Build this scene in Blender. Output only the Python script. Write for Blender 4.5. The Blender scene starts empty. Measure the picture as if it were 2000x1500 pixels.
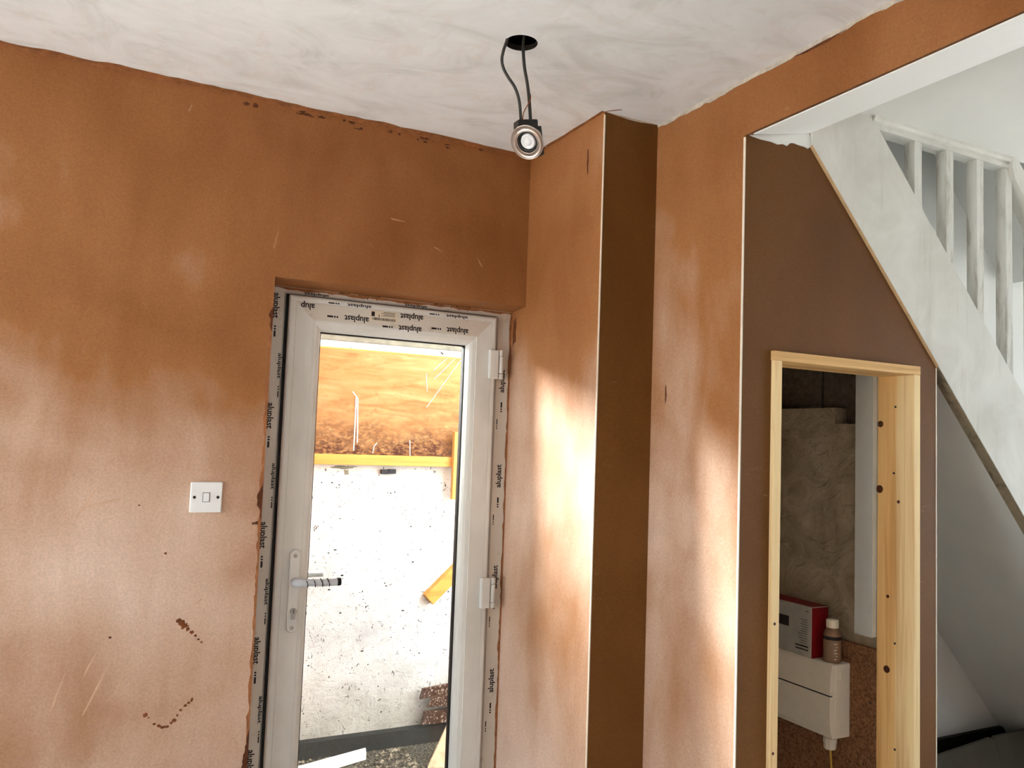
import bpy, bmesh, math, random
from mathutils import Vector, Matrix

scene = bpy.context.scene
col = scene.collection
random.seed(7)

# ------------------------------------------------------------------ camera
EYE = 1.5
YAW, PITCH, ROLL, FPX = 0.4719, 0.070607, -0.03603, 1598.4
fwd = Vector((math.sin(YAW) * math.cos(PITCH), math.cos(YAW) * math.cos(PITCH), math.sin(PITCH)))
rgt = Vector((math.cos(YAW), -math.sin(YAW), 0))
dwn = fwd.cross(rgt)
r2 = rgt * math.cos(ROLL) + dwn * math.sin(ROLL)
d2 = dwn * math.cos(ROLL) - rgt * math.sin(ROLL)
cam = bpy.data.cameras.new('camera')
cam.sensor_fit = 'HORIZONTAL'
cam.sensor_width = 36.0
cam.lens = FPX / 2000 * 36
cam.clip_start = 0.02
cam_o = bpy.data.objects.new('camera', cam)
col.objects.link(cam_o)
M = Matrix.Identity(4)
for i in range(3):
    M[i][0], M[i][1], M[i][2] = r2[i], -d2[i], -fwd[i]
M[2][3] = EYE
cam_o.matrix_world = M
scene.camera = cam_o

# ------------------------------------------------------------------ sky, daylight, exposure
world = bpy.data.worlds.new('overcast_sky')
scene.world = world
world.use_nodes = True
bg = world.node_tree.nodes['Background']
bg.inputs[0].default_value = (0.86, 0.95, 1.06, 1)
bg.inputs[1].default_value = 3.0
vs = scene.view_settings
vs.view_transform = 'Standard'
vs.look = 'None'
vs.gamma = 1.0
vs.use_curve_mapping = False
vs.exposure = 0.74


sun = bpy.data.lights.new('hazy_low_sun', 'SUN')
sun.energy = 56.0
sun.angle = math.radians(34)
sun.color = (1.0, 0.965, 0.95)
sun_o = bpy.data.objects.new('hazy_low_sun', sun)
sun_o.rotation_euler = Vector((1.0, -0.95, -0.72)).to_track_quat('-Z', 'Y').to_euler()
sun_o.location = (-4, 6, 5)
col.objects.link(sun_o)


def portal(name, loc, rot, sx, sy):
    l = bpy.data.lights.new(name, 'AREA')
    l.shape = 'RECTANGLE'
    l.size, l.size_y = sx, sy
    l.cycles.is_portal = True
    o = bpy.data.objects.new(name, l)
    o.location, o.rotation_euler = loc, rot
    col.objects.link(o)


R90 = math.pi / 2
portal('daylight_patio_window', (-1.95, 1.35, 1.125), (0, -R90, 0), 2.15, 1.9)
portal('daylight_added_fill_window', (-1.95, -1.6, 1.4), (0, -R90, 0), 1.1, 0.9)  # serves the window added as cupboard fill
portal('daylight_glazed_door', (0.88, 2.72, 0.95), (-R90, 0, 0), 0.55, 1.75)
portal('daylight_hall_window', (4.75, 0.85, 1.2), (0, R90, 0), 2.0, 2.7)
portal('daylight_front_window', (4.0, -2.55, 1.35), (R90, 0, 0), 1.1, 1.3)


# ------------------------------------------------------------------ materials
def lin(c):
    c /= 255
    return c / 12.92 if c <= 0.04045 else ((c + 0.055) / 1.055) ** 2.4


def C(r, g, b):
    return (lin(r), lin(g), lin(b), 1)


class NT:
    def __init__(self, name, rough=0.8, metallic=0.0, spec=0.3):
        self.m = bpy.data.materials.new(name)
        self.m.use_nodes = True
        self.t = self.m.node_tree
        self.b = self.t.nodes['Principled BSDF']
        self.b.inputs['Roughness'].default_value = rough
        self.b.inputs['Metallic'].default_value = metallic
        self.b.inputs['Specular IOR Level'].default_value = spec
        self.geo = self.t.nodes.new('ShaderNodeTexCoord').outputs['Object']

    def n(self, t, **kw):
        o = self.t.nodes.new(t)
        for k, v in kw.items():
            setattr(o, k, v)
        return o

    def link(self, a, b):
        self.t.links.new(a, b)

    def noise(self, scale, detail=4, rough=0.55, stretch=None, dist=0.0):
        o = self.n('ShaderNodeTexNoise')
        o.inputs['Scale'].default_value = scale
        o.inputs['Detail'].default_value = detail
        o.inputs['Roughness'].default_value = rough
        o.inputs['Distortion'].default_value = dist
        src = self.geo
        if stretch:
            mp = self.n('ShaderNodeMapping')
            mp.inputs['Scale'].default_value = stretch
            self.link(src, mp.inputs['Vector'])
            src = mp.outputs['Vector']
        self.link(src, o.inputs['Vector'])
        return o.outputs['Fac']

    def ramp(self, fac, stops, interp='LINEAR'):
        r = self.n('ShaderNodeValToRGB')
        r.color_ramp.interpolation = interp
        e = r.color_ramp.elements
        e[0].position, e[0].color = stops[0][0], stops[0][1]
        e[1].position, e[1].color = stops[-1][0], stops[-1][1]
        for p, c in stops[1:-1]:
            k = e.new(p)
            k.color = c
        self.link(fac, r.inputs['Fac'])
        return r.outputs['Color']

    def mix(self, fac, a, b, blend='MIX'):
        m = self.n('ShaderNodeMix', data_type='RGBA', blend_type=blend)
        for s, v in ((0, fac), (6, a), (7, b)):
            if hasattr(v, 'links'):
                self.link(v, m.inputs[s])
            else:
                m.inputs[s].default_value = v
        return m.outputs[2]

    def math(self, op, a, b=None, clamp=False):
        m = self.n('ShaderNodeMath', operation=op, use_clamp=clamp)
        for s, v in ((0, a), (1, b)):
            if v is None:
                continue
            if hasattr(v, 'links'):
                self.link(v, m.inputs[s])
            else:
                m.inputs[s].default_value = v
        return m.outputs[0]

    def color(self, c):
        if hasattr(c, 'links'):
            self.link(c, self.b.inputs['Base Color'])
        else:
            self.b.inputs['Base Color'].default_value = c
        return self

    def bump(self, h, strength=0.2, dist=0.01):
        b = self.n('ShaderNodeBump')
        b.inputs['Strength'].default_value = strength
        b.inputs['Distance'].default_value = dist
        self.link(h, b.inputs['Height'])
        self.link(b.outputs[0], self.b.inputs['Normal'])
        return self


BW0, BW1 = (0, 0, 0, 1), (1, 1, 1, 1)


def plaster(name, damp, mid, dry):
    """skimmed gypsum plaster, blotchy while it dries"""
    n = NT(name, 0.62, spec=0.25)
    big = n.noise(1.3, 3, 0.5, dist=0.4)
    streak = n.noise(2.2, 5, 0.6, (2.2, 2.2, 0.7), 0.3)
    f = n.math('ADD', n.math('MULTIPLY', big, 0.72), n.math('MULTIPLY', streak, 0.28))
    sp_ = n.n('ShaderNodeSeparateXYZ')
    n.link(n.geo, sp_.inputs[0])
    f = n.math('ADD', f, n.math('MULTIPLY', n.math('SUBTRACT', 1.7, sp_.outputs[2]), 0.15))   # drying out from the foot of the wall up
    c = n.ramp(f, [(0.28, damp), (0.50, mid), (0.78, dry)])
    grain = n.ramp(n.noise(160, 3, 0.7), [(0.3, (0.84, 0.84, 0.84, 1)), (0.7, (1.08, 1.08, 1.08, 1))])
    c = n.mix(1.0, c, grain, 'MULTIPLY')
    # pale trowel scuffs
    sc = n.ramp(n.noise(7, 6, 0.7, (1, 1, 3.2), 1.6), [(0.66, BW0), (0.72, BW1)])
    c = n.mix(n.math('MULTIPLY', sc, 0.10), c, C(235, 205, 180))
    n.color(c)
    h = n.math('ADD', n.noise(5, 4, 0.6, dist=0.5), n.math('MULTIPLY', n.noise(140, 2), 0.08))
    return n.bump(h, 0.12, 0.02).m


def plain(name, c, rough=0.5, spec=0.3, var=0.06, scale=30, bump=0.0, metallic=0.0, stretch=None):
    n = NT(name, rough, metallic, spec)
    f = n.noise(scale, 4, 0.6, stretch)
    a = tuple(x * (1 - var) for x in c[:3]) + (1,)
    b = tuple(min(1, x * (1 + var)) for x in c[:3]) + (1,)
    n.color(n.ramp(f, [(0.3, a), (0.7, b)]))
    if bump:
        n.bump(f, bump, 0.005)
    return n.m


def timber(name, light, dark, axis='Z', ringscale=38, heart=None):
    n = NT(name, 0.6, spec=0.25)
    st = {'Z': (1, 1, 0.035), 'X': (0.035, 1, 1), 'Y': (1, 0.035, 1)}[axis]
    g = n.noise(ringscale, 5, 0.6, st, 0.6)
    w = n.noise(9, 3, 0.5, st, 0.8)
    f = n.math('ADD', n.math('MULTIPLY', g, 0.6), n.math('MULTIPLY', w, 0.5))
    c = n.ramp(f, [(0.38, dark), (0.55, light), (0.75, tuple(min(1, x * 1.15) for x in light[:3]) + (1,))])
    if heart:
        sp_ = n.n('ShaderNodeSeparateXYZ')
        n.link(n.geo, sp_.inputs[0])
        k_ = n.math('ADD', sp_.outputs[1], n.math('MULTIPLY', n.math('SUBTRACT', w, 0.5), 0.03))
        mr = n.n('ShaderNodeMapRange')
        mr.inputs[1].default_value, mr.inputs[2].default_value = 1.672, 1.682
        n.link(k_, mr.inputs[0])
        c = n.mix(n.math('MULTIPLY', mr.outputs[0], 0.8), c, n.mix(1.0, c, heart, 'MULTIPLY'))
    n.color(c)
    return n.bump(g, 0.08, 0.004).m


MAT = {}
MAT['plaster'] = plaster('pink_skim_plaster', C(134, 80, 38), C(164, 110, 66), C(228, 200, 180))
MAT['plaster_damp_shade'] = plaster('damp_and_shade_brown_plaster', C(96, 58, 18), C(110, 69, 26), C(130, 86, 42))  # damp on the cupboard wall, painted shade on the breast return
MAT['wet'] = plain('wet_brown_plaster', C(92, 46, 20), 0.5, var=0.35, scale=60, bump=0.3)
MAT['dab'] = plain('brown_plaster_dab', C(122, 66, 30), 0.6, var=0.35, scale=80, bump=0.3)
MAT['smear'] = plain('dried_plaster_smear', C(150, 96, 58), 0.7, var=0.3, scale=45, bump=0.3)
MAT['caulk'] = plain('grey_white_filler', C(190, 180, 168), 0.8, var=0.2, scale=50, bump=0.3)
MAT['lit_edge'] = plain('cream_lit_edge', C(196, 164, 122), 0.7, var=0.15)
MAT['bead'] = plain('white_corner_bead', C(236, 226, 208), 0.5)
MAT['scuff_pale'] = plain('chalky_trowel_scuff', C(206, 168, 140), 0.7, var=0.1)
MAT['scuff'] = plain('pale_trowel_scuff', C(176, 124, 86), 0.7, var=0.1)

n = NT('white_skimmed_ceiling', 0.85, spec=0.2)
patch = n.ramp(n.noise(3.2, 6, 0.62, (1, 1.6, 1), 1.4), [(0.34, C(222, 224, 224)), (0.48, C(236, 239, 241)), (0.62, C(242, 245, 248))])
pk = n.ramp(n.noise(5.5, 5, 0.6, (1.8, 1, 1), 2.0), [(0.55, BW0), (0.68, BW1)])
n.color(n.mix(n.math('MULTIPLY', pk, 0.45), patch, C(232, 227, 224)))
MAT['ceiling'] = n.bump(n.noise(6, 5, 0.6, None, 1.0), 0.10, 0.01).m

n = NT('white_emulsion', 0.75, spec=0.25)
n.color(n.ramp(n.noise(2.5, 4), [(0.3, C(226, 227, 224)), (0.7, C(236, 236, 232))]))
MAT['white'] = n.bump(n.noise(9, 4), 0.05, 0.01).m

MAT['gloss_white'] = plain('fresh_white_paint', C(250, 250, 248), 0.5, 0.3, 0.01)

n = NT('thin_white_primer', 0.6, spec=0.3)
f = n.noise(5, 5, 0.6, None, 0.6)
c = n.ramp(f, [(0.3, C(206, 204, 196)), (0.55, C(220, 220, 214)), (0.7, C(228, 228, 222))])
w = n.ramp(n.noise(26, 5, 0.65, (1, 1, 0.12)), [(0.55, BW0), (0.72, BW1)])
n.color(n.mix(n.math('MULTIPLY', w, 0.25), c, C(176, 170, 158)))
MAT['primer'] = n.bump(f, 0.05, 0.005).m

n = NT('streaky_primed_spindle', 0.6, spec=0.3)
f = n.noise(30, 5, 0.7, (1, 1, 0.16), 0.4)
n.color(n.ramp(f, [(0.36, C(178, 174, 166)), (0.5, C(214, 214, 208)), (0.7, C(226, 226, 222))]))
MAT['spindle'] = n.m
MAT['raw_edge'] = timber('unpainted_string_edge', C(150, 136, 112), C(104, 92, 74), 'X')

n = NT('white_upvc', 0.32, spec=0.5)
f = n.noise(4, 5, 0.6, (1, 1, 0.5))
n.color(n.ramp(f, [(0.35, C(208, 208, 203)), (0.6, C(226, 226, 221))]))
MAT['upvc'] = n.m
n = NT('filmed_white_upvc', 0.42, spec=0.45)
d = n.ramp(n.noise(22, 5, 0.7), [(0.58, BW0), (0.74, BW1)])
n.color(n.mix(n.math('MULTIPLY', d, 0.5), C(212, 205, 194), C(170, 134, 98)))
MAT['upvc_film'] = n.m
MAT['print'] = plain('black_print', C(34, 26, 26), 0.6)
MAT['print_red'] = plain('dark_red_print', C(70, 28, 30), 0.6)
MAT['paper'] = plain('cream_label_paper', C(216, 204, 182), 0.7)
MAT['gasket'] = plain('black_rubber', C(20, 20, 20), 0.55)
MAT['spacer'] = plain('grey_spacer_bar', C(96, 98, 100), 0.4)
MAT['cable'] = plain('dark_grey_cable', C(52, 50, 46), 0.45, 0.4)
MAT['copper'] = plain('bare_copper_wire', C(150, 84, 40), 0.4, metallic=0.7)
MAT['blackplastic'] = plain('black_plastic', C(26, 25, 24), 0.4, 0.4)
MAT['chrome'] = plain('satin_nickel', C(186, 172, 162), 0.34, var=0.12, metallic=1.0, scale=60)
MAT['steel'] = plain('steel', C(180, 178, 172), 0.3, metallic=1.0)
MAT['darkhole'] = plain('dark_void', C(30, 24, 20), 0.9)
MAT['switch'] = plain('white_switch_plastic', C(244, 245, 245), 0.3, 0.5, 0.02)
MAT['screw'] = plain('dull_screw_head', C(70, 66, 62), 0.4, metallic=0.8)
MAT['tape'] = plain('grey_duct_tape', C(196, 200, 206), 0.35, var=0.15, scale=60)
MAT['pine'] = timber('pine_lining', C(250, 220, 166), C(216, 164, 100), 'Z', heart=C(250, 226, 192))
MAT['pine_x'] = timber('pine_head_lining', C(236, 196, 136), C(200, 146, 84), 'X')
MAT['knot'] = plain('pine_knot', C(84, 42, 20), 0.6, var=0.3, scale=120)
n = NT('grey_render', 0.95, spec=0.1)
f = n.noise(7, 6, 0.65, None, 1.5)
n.color(n.ramp(f, [(0.3, C(150, 136, 112)), (0.7, C(190, 174, 150))]))
MAT['render'] = n.bump(n.math('ADD', f, n.math('MULTIPLY', n.noise(55, 3), 0.15)), 0.9, 0.03).m
n = NT('dark_block', 0.95, spec=0.1)
f = n.noise(40, 5, 0.7)
n.color(n.ramp(f, [(0.3, C(84, 74, 62)), (0.7, C(120, 108, 94))]))
MAT['block'] = n.bump(f, 0.7, 0.01).m
MAT['trunking'] = plain('grey_plastic_trunking', C(206, 210, 206), 0.4, 0.4, 0.03)
MAT['unit'] = plain('warm_white_enclosure', C(226, 218, 202), 0.4, 0.4, 0.03)
MAT['cardboard'] = plain('grey_printed_card', C(164, 160, 150), 0.6, var=0.1)
MAT['redcard'] = plain('red_printed_card', C(126, 10, 16), 0.5, var=0.08)
MAT['bottle'] = plain('brown_labelled_bottle', C(138, 108, 84), 0.35, 0.5, 0.15)
MAT['cap'] = plain('white_bottle_cap', C(238, 228, 206), 0.4)
n = NT('chipboard', 0.8, spec=0.2)
f = n.noise(130, 5, 0.75)
n.color(n.ramp(f, [(0.34, C(70, 46, 30)), (0.5, C(140, 98, 68)), (0.72, C(168, 126, 92))]))
MAT['chipboard'] = n.bump(f, 0.2, 0.004).m
MAT['yellow_cable'] = plain('yellow_earth_cable', C(214, 178, 70), 0.5)
MAT['floor'] = plain('dusty_screed_floor', C(222, 220, 216), 0.8, var=0.08, scale=6)
MAT['added_hall_sheet'] = plain('dark_unseen_hall_floor', C(96, 78, 60), 0.6, var=0.2, scale=8)
MAT['shade_strip'] = plain('black_shade_strip', C(24, 22, 20), 0.7)
MAT['board_grey'] = plain('grey_board', C(92, 88, 78), 0.8, var=0.1, scale=8)

# outdoors
n = NT('rough_white_masonry_paint', 0.9, spec=0.2)
spk = n.ramp(n.noise(48, 4, 0.8, (1, 1, 0.7), 1.0), [(0.61, BW0), (0.65, BW1)])
crack = n.ramp(n.noise(9, 8, 0.75, (1, 1, 1.4), 2.5), [(0.30, BW1), (0.36, BW0)])
c = n.ramp(n.noise(3.5, 5, 0.6), [(0.3, C(164, 164, 167)), (0.65, C(206, 205, 206))])
c = n.mix(n.math('MULTIPLY', crack, 0.55), c, C(84, 80, 72))
sep = n.n('ShaderNodeSeparateXYZ')
n.link(n.geo, sep.inputs[0])
low = n.ramp(n.math('ADD', sep.outputs[2], n.math('MULTIPLY', n.noise(8, 5, 0.7), 0.35)), [(0.35, (0.9, 0.9, 0.9, 1)), (0.62, BW0)])
c = n.mix(n.math('MULTIPLY', low, 0.5), c, C(120, 112, 88))
c = n.mix(spk, c, C(40, 37, 33))
n.color(c)
MAT['masonry'] = n.bump(n.math('ADD', n.noise(11, 8, 0.75, None, 0.4), n.math('MULTIPLY', n.noise(4, 3), 0.6)), 0.55, 0.03).m
n = NT('weathered_orange_plywood', 0.75, spec=0.2)
g = n.noise(20, 6, 0.65, (0.18, 1, 1), 1.2)
c = n.ramp(g, [(0.32, C(132, 90, 50)), (0.44, C(148, 106, 64)), (0.58, C(158, 120, 78)), (0.75, C(172, 142, 104))])
sep = n.n('ShaderNodeSeparateXYZ')
n.link(n.geo, sep.inputs[0])
low = n.ramp(n.math('ADD', sep.outputs[2], n.math('MULTIPLY', n.noise(7, 6, 0.75), 0.16)), [(0.52, BW1), (0.60, BW0)])
hz = n.n('ShaderNodeMapRange')
hz.inputs[1].default_value, hz.inputs[2].default_value = 1.38, 1.80
n.link(n.math('ADD', sep.outputs[2], n.math('MULTIPLY', n.math('SUBTRACT', n.noise(7, 6, 0.75), 0.5), 0.45)), hz.inputs[0])
dirt = n.ramp(hz.outputs[0], [(0.12, BW1), (0.45, (0.35, 0.35, 0.35, 1)), (0.85, BW0)])
dots = n.ramp(n.noise(60, 4, 0.8, (0.5, 1, 1)), [(0.30, BW0), (0.55, BW1)])
fl = n.ramp(n.noise(75, 4, 0.8, (0.6, 1, 1)), [(0.55, BW0), (0.66, BW1)])
pa = n.ramp(n.noise(5, 4, 0.6), [(0.42, BW0), (0.62, BW1)])
c = n.mix(n.math('MULTIPLY', n.math('MULTIPLY', fl, pa), 0.55), c, C(104, 54, 28))
n.color(n.mix(n.math('MULTIPLY', dirt, dots), c, C(58, 22, 8)))
MAT['ply'] = n.m
MAT['batten'] = timber('yellow_batten', C(186, 134, 64), C(156, 100, 38), 'X')
MAT['batten_z'] = timber('yellow_post', C(186, 142, 72), C(160, 108, 44), 'Z')
n = NT('speckled_brown_board', 0.6, spec=0.2)
n.color(n.ramp(n.noise(110, 3, 0.8), [(0.35, C(30, 18, 12)), (0.52, C(62, 34, 20)), (0.585, C(84, 54, 40)), (0.62, C(190, 180, 166))]))
MAT['slate'] = n.m
MAT['coping'] = plain('mossy_grey_coping', C(112, 110, 100), 0.9, var=0.3, scale=20, bump=0.4)
MAT['plinth'] = plain('black_bitumen_plinth', C(30, 29, 27), 0.9, var=0.7, scale=60, bump=0.5)
MAT['whiteplank'] = plain('white_painted_plank', C(238, 238, 234), 0.6)
n = NT('grey_gravel', 0.95, spec=0.1)
f = n.noise(85, 5, 0.85)
n.color(n.ramp(f, [(0.40, C(14, 13, 11)), (0.50, C(58, 54, 46)), (0.58, C(150, 140, 122))]))
MAT['gravel'] = n.bump(f, 0.8, 0.02).m
n = NT('loose_stone', 0.9, spec=0.2)
n.color(n.ramp(n.noise(38, 2, 0.5), [(0.34, C(30, 28, 26)), (0.5, C(76, 68, 56)), (0.62, C(140, 130, 114))]))
MAT['stone'] = n.m
MAT['bracket'] = plain('navy_plastic_clip', C(10, 11, 26), 0.5)
MAT['paving'] = plain('pale_concrete_paving', C(214, 212, 206), 0.9, var=0.1, scale=3)
MAT['oldply'] = plain('splintered_pale_board', C(190, 164, 134), 0.8, var=0.35, scale=40, stretch=(1, 1, 0.2))

g = bpy.data.materials.new('clear_glass')
g.use_nodes = True
t = g.node_tree
t.nodes.clear()
o = t.nodes.new('ShaderNodeOutputMaterial')
mx = t.nodes.new('ShaderNodeMixShader')
fr = t.nodes.new('ShaderNodeFresnel')
fr.inputs[0].default_value = 1.35
tr = t.nodes.new('ShaderNodeBsdfTransparent')
tr.inputs[0].default_value = (0.97, 0.985, 0.975, 1)
gl = t.nodes.new('ShaderNodeBsdfGlossy')
gl.inputs['Roughness'].default_value = 0.02
t.links.new(fr.outputs[0], mx.inputs[0])
t.links.new(tr.outputs[0], mx.inputs[1])
t.links.new(gl.outputs[0], mx.inputs[2])
t.links.new(mx.outputs[0], o.inputs[0])
MAT['glass'] = g
n = NT('lamp_lens', 0.15, spec=0.6)
n.color(C(226, 226, 228))
MAT['lens'] = n.m


# ------------------------------------------------------------------ mesh helpers
class MB:
    def __init__(self):
        self.v, self.f, self.s = [], [], []

    def add(self, vs, fs, smooth=False):
        k = len(self.v)
        self.v += [tuple(p) for p in vs]
        self.f += [[i + k for i in f] for f in fs]
        self.s += [smooth] * len(fs)
        return self

    def hexa(self, p):
        return self.add(p, [(0, 3, 2, 1), (4, 5, 6, 7), (0, 1, 5, 4), (1, 2, 6, 5), (2, 3, 7, 6), (3, 0, 4, 7)])

    def box(self, x0, x1, y0, y1, z0, z1):
        return self.hexa([(x0, y0, z0), (x1, y0, z0), (x1, y1, z0), (x0, y1, z0),
                          (x0, y0, z1), (x1, y0, z1), (x1, y1, z1), (x0, y1, z1)])

    def prism(self, poly, axis, a, b):
        """poly: 2-D outline in the two other axes (in x,y,z order), extruded along axis from a to b"""
        def P(p, t):
            return {'x': (t, p[0], p[1]), 'y': (p[0], t, p[1]), 'z': (p[0], p[1], t)}[axis]
        k = len(poly)
        vs = [P(p, a) for p in poly] + [P(p, b) for p in poly]
        fs = [list(range(k)), list(range(2 * k - 1, k - 1, -1))]
        fs += [(i, i + k, (i + 1) % k + k, (i + 1) % k) for i in range(k)]
        return self.add(vs, fs)

    def tube(self, path, r, seg=10, cap=True):
        path = [Vector(p) for p in path]
        rs = r if isinstance(r, (list, tuple)) else [r] * len(path)
        up = Vector((0.13, 0.31, 0.94))
        vs, fs = [], []
        for i, p in enumerate(path):
            d = (path[min(i + 1, len(path) - 1)] - path[max(i - 1, 0)]).normalized()
            u = d.cross(up)
            if u.length < 0.05:
                u = d.cross(Vector((1, 0, 0)))
            u.normalize()
            w = d.cross(u)
            for k in range(seg):
                a = 2 * math.pi * k / seg
                vs.append(p + (u * math.cos(a) + w * math.sin(a)) * rs[i])
        for i in range(len(path) - 1):
            for k in range(seg):
                k2 = (k + 1) % seg
                fs.append((i * seg + k, i * seg + k2, (i + 1) * seg + k2, (i + 1) * seg + k))
        self.add(vs, fs, True)
        if cap:
            m = len(path) - 1
            self.add(vs[:seg], [list(range(seg))[::-1]])
            self.add(vs[m * seg:], [list(range(seg))])
        return self

    def lathe(self, prof, mat, seg=40, smooth=True):
        vs, fs = [], []
        for r, z in prof:
            for k in range(seg):
                a = 2 * math.pi * k / seg
                vs.append(mat @ Vector((r * math.cos(a), r * math.sin(a), z)))
        for i in range(len(prof) - 1):
            for k in range(seg):
                k2 = (k + 1) % seg
                fs.append((i * seg + k, i * seg + k2, (i + 1) * seg + k2, (i + 1) * seg + k))
        return self.add(vs, fs, smooth)

    def build(self, name, mat, parent=None, bevel=0.0, label=None):
        me = bpy.data.meshes.new(name)
        me.from_pydata(self.v, [], self.f)
        bm = bmesh.new()
        bm.from_mesh(me)
        if not any(self.s):
            bmesh.ops.remove_doubles(bm, verts=bm.verts, dist=1e-6)
        bmesh.ops.recalc_face_normals(bm, faces=bm.faces)
        bm.to_mesh(me)
        bm.free()
        if any(self.s) and len(me.polygons) == len(self.s):
            me.polygons.foreach_set('use_smooth', self.s)
        me.materials.append(MAT[mat] if isinstance(mat, str) else mat)
        o = bpy.data.objects.new(name, me)
        col.objects.link(o)
        if parent:
            o.parent = parent
        if bevel:
            b = o.modifiers.new('bevel', 'BEVEL')
            b.width, b.segments, b.limit_method = bevel, 2, 'ANGLE'
        if label:
            o['label'] = label
        return o


def tag(o, label, cat, kind=None, group=None):
    o['label'], o['category'] = label, cat
    if kind:
        o['kind'] = kind
    if group:
        o['group'] = group
    return o


def thing(name, label, cat, kind=None, group=None, loc=(0, 0, 0)):
    o = bpy.data.objects.new(name, None)
    o.empty_display_size = 0.05
    col.objects.link(o)
    return tag(o, label, cat, kind, group)


def smooth_path(pts, n=6):
    P = [Vector(p) for p in pts]
    P = [P[0] * 2 - P[1]] + P + [P[-1] * 2 - P[-2]]
    out = []
    for i in range(1, len(P) - 2):
        a, b, c, d = P[i - 1:i + 3]
        for k in range(n):
            t = k / n
            out.append(0.5 * ((2 * b) + (c - a) * t + (2 * a - 5 * b + 4 * c - d) * t * t + (3 * b - a - 3 * c + d) * t ** 3))
    out.append(P[-2])
    return out


def ragged(name, a, b, wdir, nrm, w0, w1, mat, parent, step=0.012, thick=0.0012, seed=1, inner=0.0):
    """an uneven thin strip of plaster along the edge a-b, spreading along wdir, lying proud along nrm"""
    rng = random.Random(seed)
    a, b, wdir, nrm = Vector(a), Vector(b), Vector(wdir), Vector(nrm)
    k = max(4, int((b - a).length / step))
    lo, hi = [], []
    s = w0
    for i in range(k + 1):
        s += (rng.uniform(w0, w1) - s) * rng.uniform(0.1, 0.7)
        p = a.lerp(b, i / k)
        en = min(1.0, 0.03 + 3.2 * min(i / k, 1 - i / k)) if (b - a).length < 0.4 else 1.0
        lo.append(p - wdir * inner)
        hi.append(p + wdir * s * en)
    vs, fs = [], []
    for i in range(k + 1):
        vs += [lo[i], lo[i] + nrm * thick, hi[i] + nrm * thick * 0.7, hi[i]]
    for i in range(k):
        for j in range(4):
            j2 = (j + 1) % 4
            fs.append((i * 4 + j, i * 4 + j2, (i + 1) * 4 + j2, (i + 1) * 4 + j))
    fs += [(0, 1, 2, 3), (k * 4 + 3, k * 4 + 2, k * 4 + 1, k * 4)]
    return MB().add(vs, fs).build(name, mat, parent)


def dab(name, centre, u, v, nrm, ru, rv, mat, parent, seed=0, thick=0.0015, seg=14):
    """a small irregular blob of plaster stuck on a surface"""
    rng = random.Random(seed)
    c, u, v, nrm = Vector(centre), Vector(u), Vector(v), Vector(nrm)
    ring, top = [], []
    for k in range(seg):
        a = 2 * math.pi * k / seg
        s = rng.uniform(0.6, 1.25)
        ring.append(c + u * (ru * s * math.cos(a)) + v * (rv * s * math.sin(a)))
        top.append(c + u * (ru * s * 0.6 * math.cos(a)) + v * (rv * s * 0.6 * math.sin(a)) + nrm * thick)
    vs = ring + top
    fs = [(k, (k + 1) % seg, (k + 1) % seg + seg, k + seg) for k in range(seg)] + [list(range(seg, 2 * seg)), list(range(seg))[::-1]]
    return MB().add(vs, fs).build(name, mat, parent)


X_, Y_, Z_ = Vector((1, 0, 0)), Vector((0, 1, 0)), Vector((0, 0, 1))

# ------------------------------------------------------------------ the room
H = 2.4975                       # ceiling height
YA, YAO = 2.48, 2.76             # door wall, inner and outer face
XB, XC = 1.308, 1.5045           # chimney breast face, recessed face
YR, YD = 2.015, 1.63             # return of the breast, plane of the cupboard wall
XL, YB = -1.9, -2.5              # left and rear walls
XH, YS = 4.7, 2.30               # hall end wall, stair wall
DX0, DX1, DZ = 0.459, 1.308, 1.967

WXF = 2.2865
floor = MB().box(XL - 0.3, XH + 0.3, YB - 0.3, YAO, -0.12, 0.0).build('floor', 'floor')
tag(floor, 'dusty pale screed floor of the bare room', 'floor', 'structure')

tag(MB().box(1.5, WXF, 1.73, 2.30, 0.0, 0.004).build('added_dark_sheet_cupboard', 'plinth'), 'unseen dark floor sheet added to darken the cupboard', 'floor', 'structure')  # dark sheet added to cut light bouncing inside the cupboard
tag(MB().box(WXF, XH, YB, 2.30, 0.0, 0.006).build('added_dark_sheet_hall', 'added_hall_sheet'), 'unseen hall floor sheet, made dark to cut bounce under the stair', 'floor', 'structure')  # dark sheet added to cut bounce light onto the stair soffit
# ceiling with a round cut-out for the lamp
HX, HY, HR = 0.896, 1.772, 0.041
bm_v, bm_f = [], []
SEG = 48
for z in (H, H + 0.014):
    for k in range(SEG):
        a = 2 * math.pi * k / SEG
        bm_v.append((HX + HR * math.cos(a), HY + HR * math.sin(a), z))
    for k in range(SEG):
        a = 2 * math.pi * k / SEG
        c, s = math.cos(a), math.sin(a)
        m = 0.12 / max(abs(c), abs(s))
        bm_v.append((HX + c * m, HY + s * m, z))
for k in range(SEG):
    k2 = (k + 1) % SEG
    bm_f.append((k, k2, SEG + k2, SEG + k))
    bm_f.append((k, 2 * SEG + k, 2 * SEG + k2, k2))
    bm_f.append((2 * SEG + k, 3 * SEG + k, 3 * SEG + k2, 2 * SEG + k2))
mb = MB().add(bm_v, bm_f)
q = 0.12
XE = 1.74
mb.box(XL - 0.1, HX - q, YB - 0.1, YAO, H, H + 0.014)
mb.box(HX + q, XE, YB - 0.1, YAO, H, H + 0.014)
mb.box(HX - q, HX + q, YB - 0.1, HY - q, H, H + 0.014)
mb.box(HX - q, HX + q, HY + q, YAO, H, H + 0.014)
ceil = mb.build('ceiling', 'ceiling')
ceil.data.materials.append(MAT['darkhole'])
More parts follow.
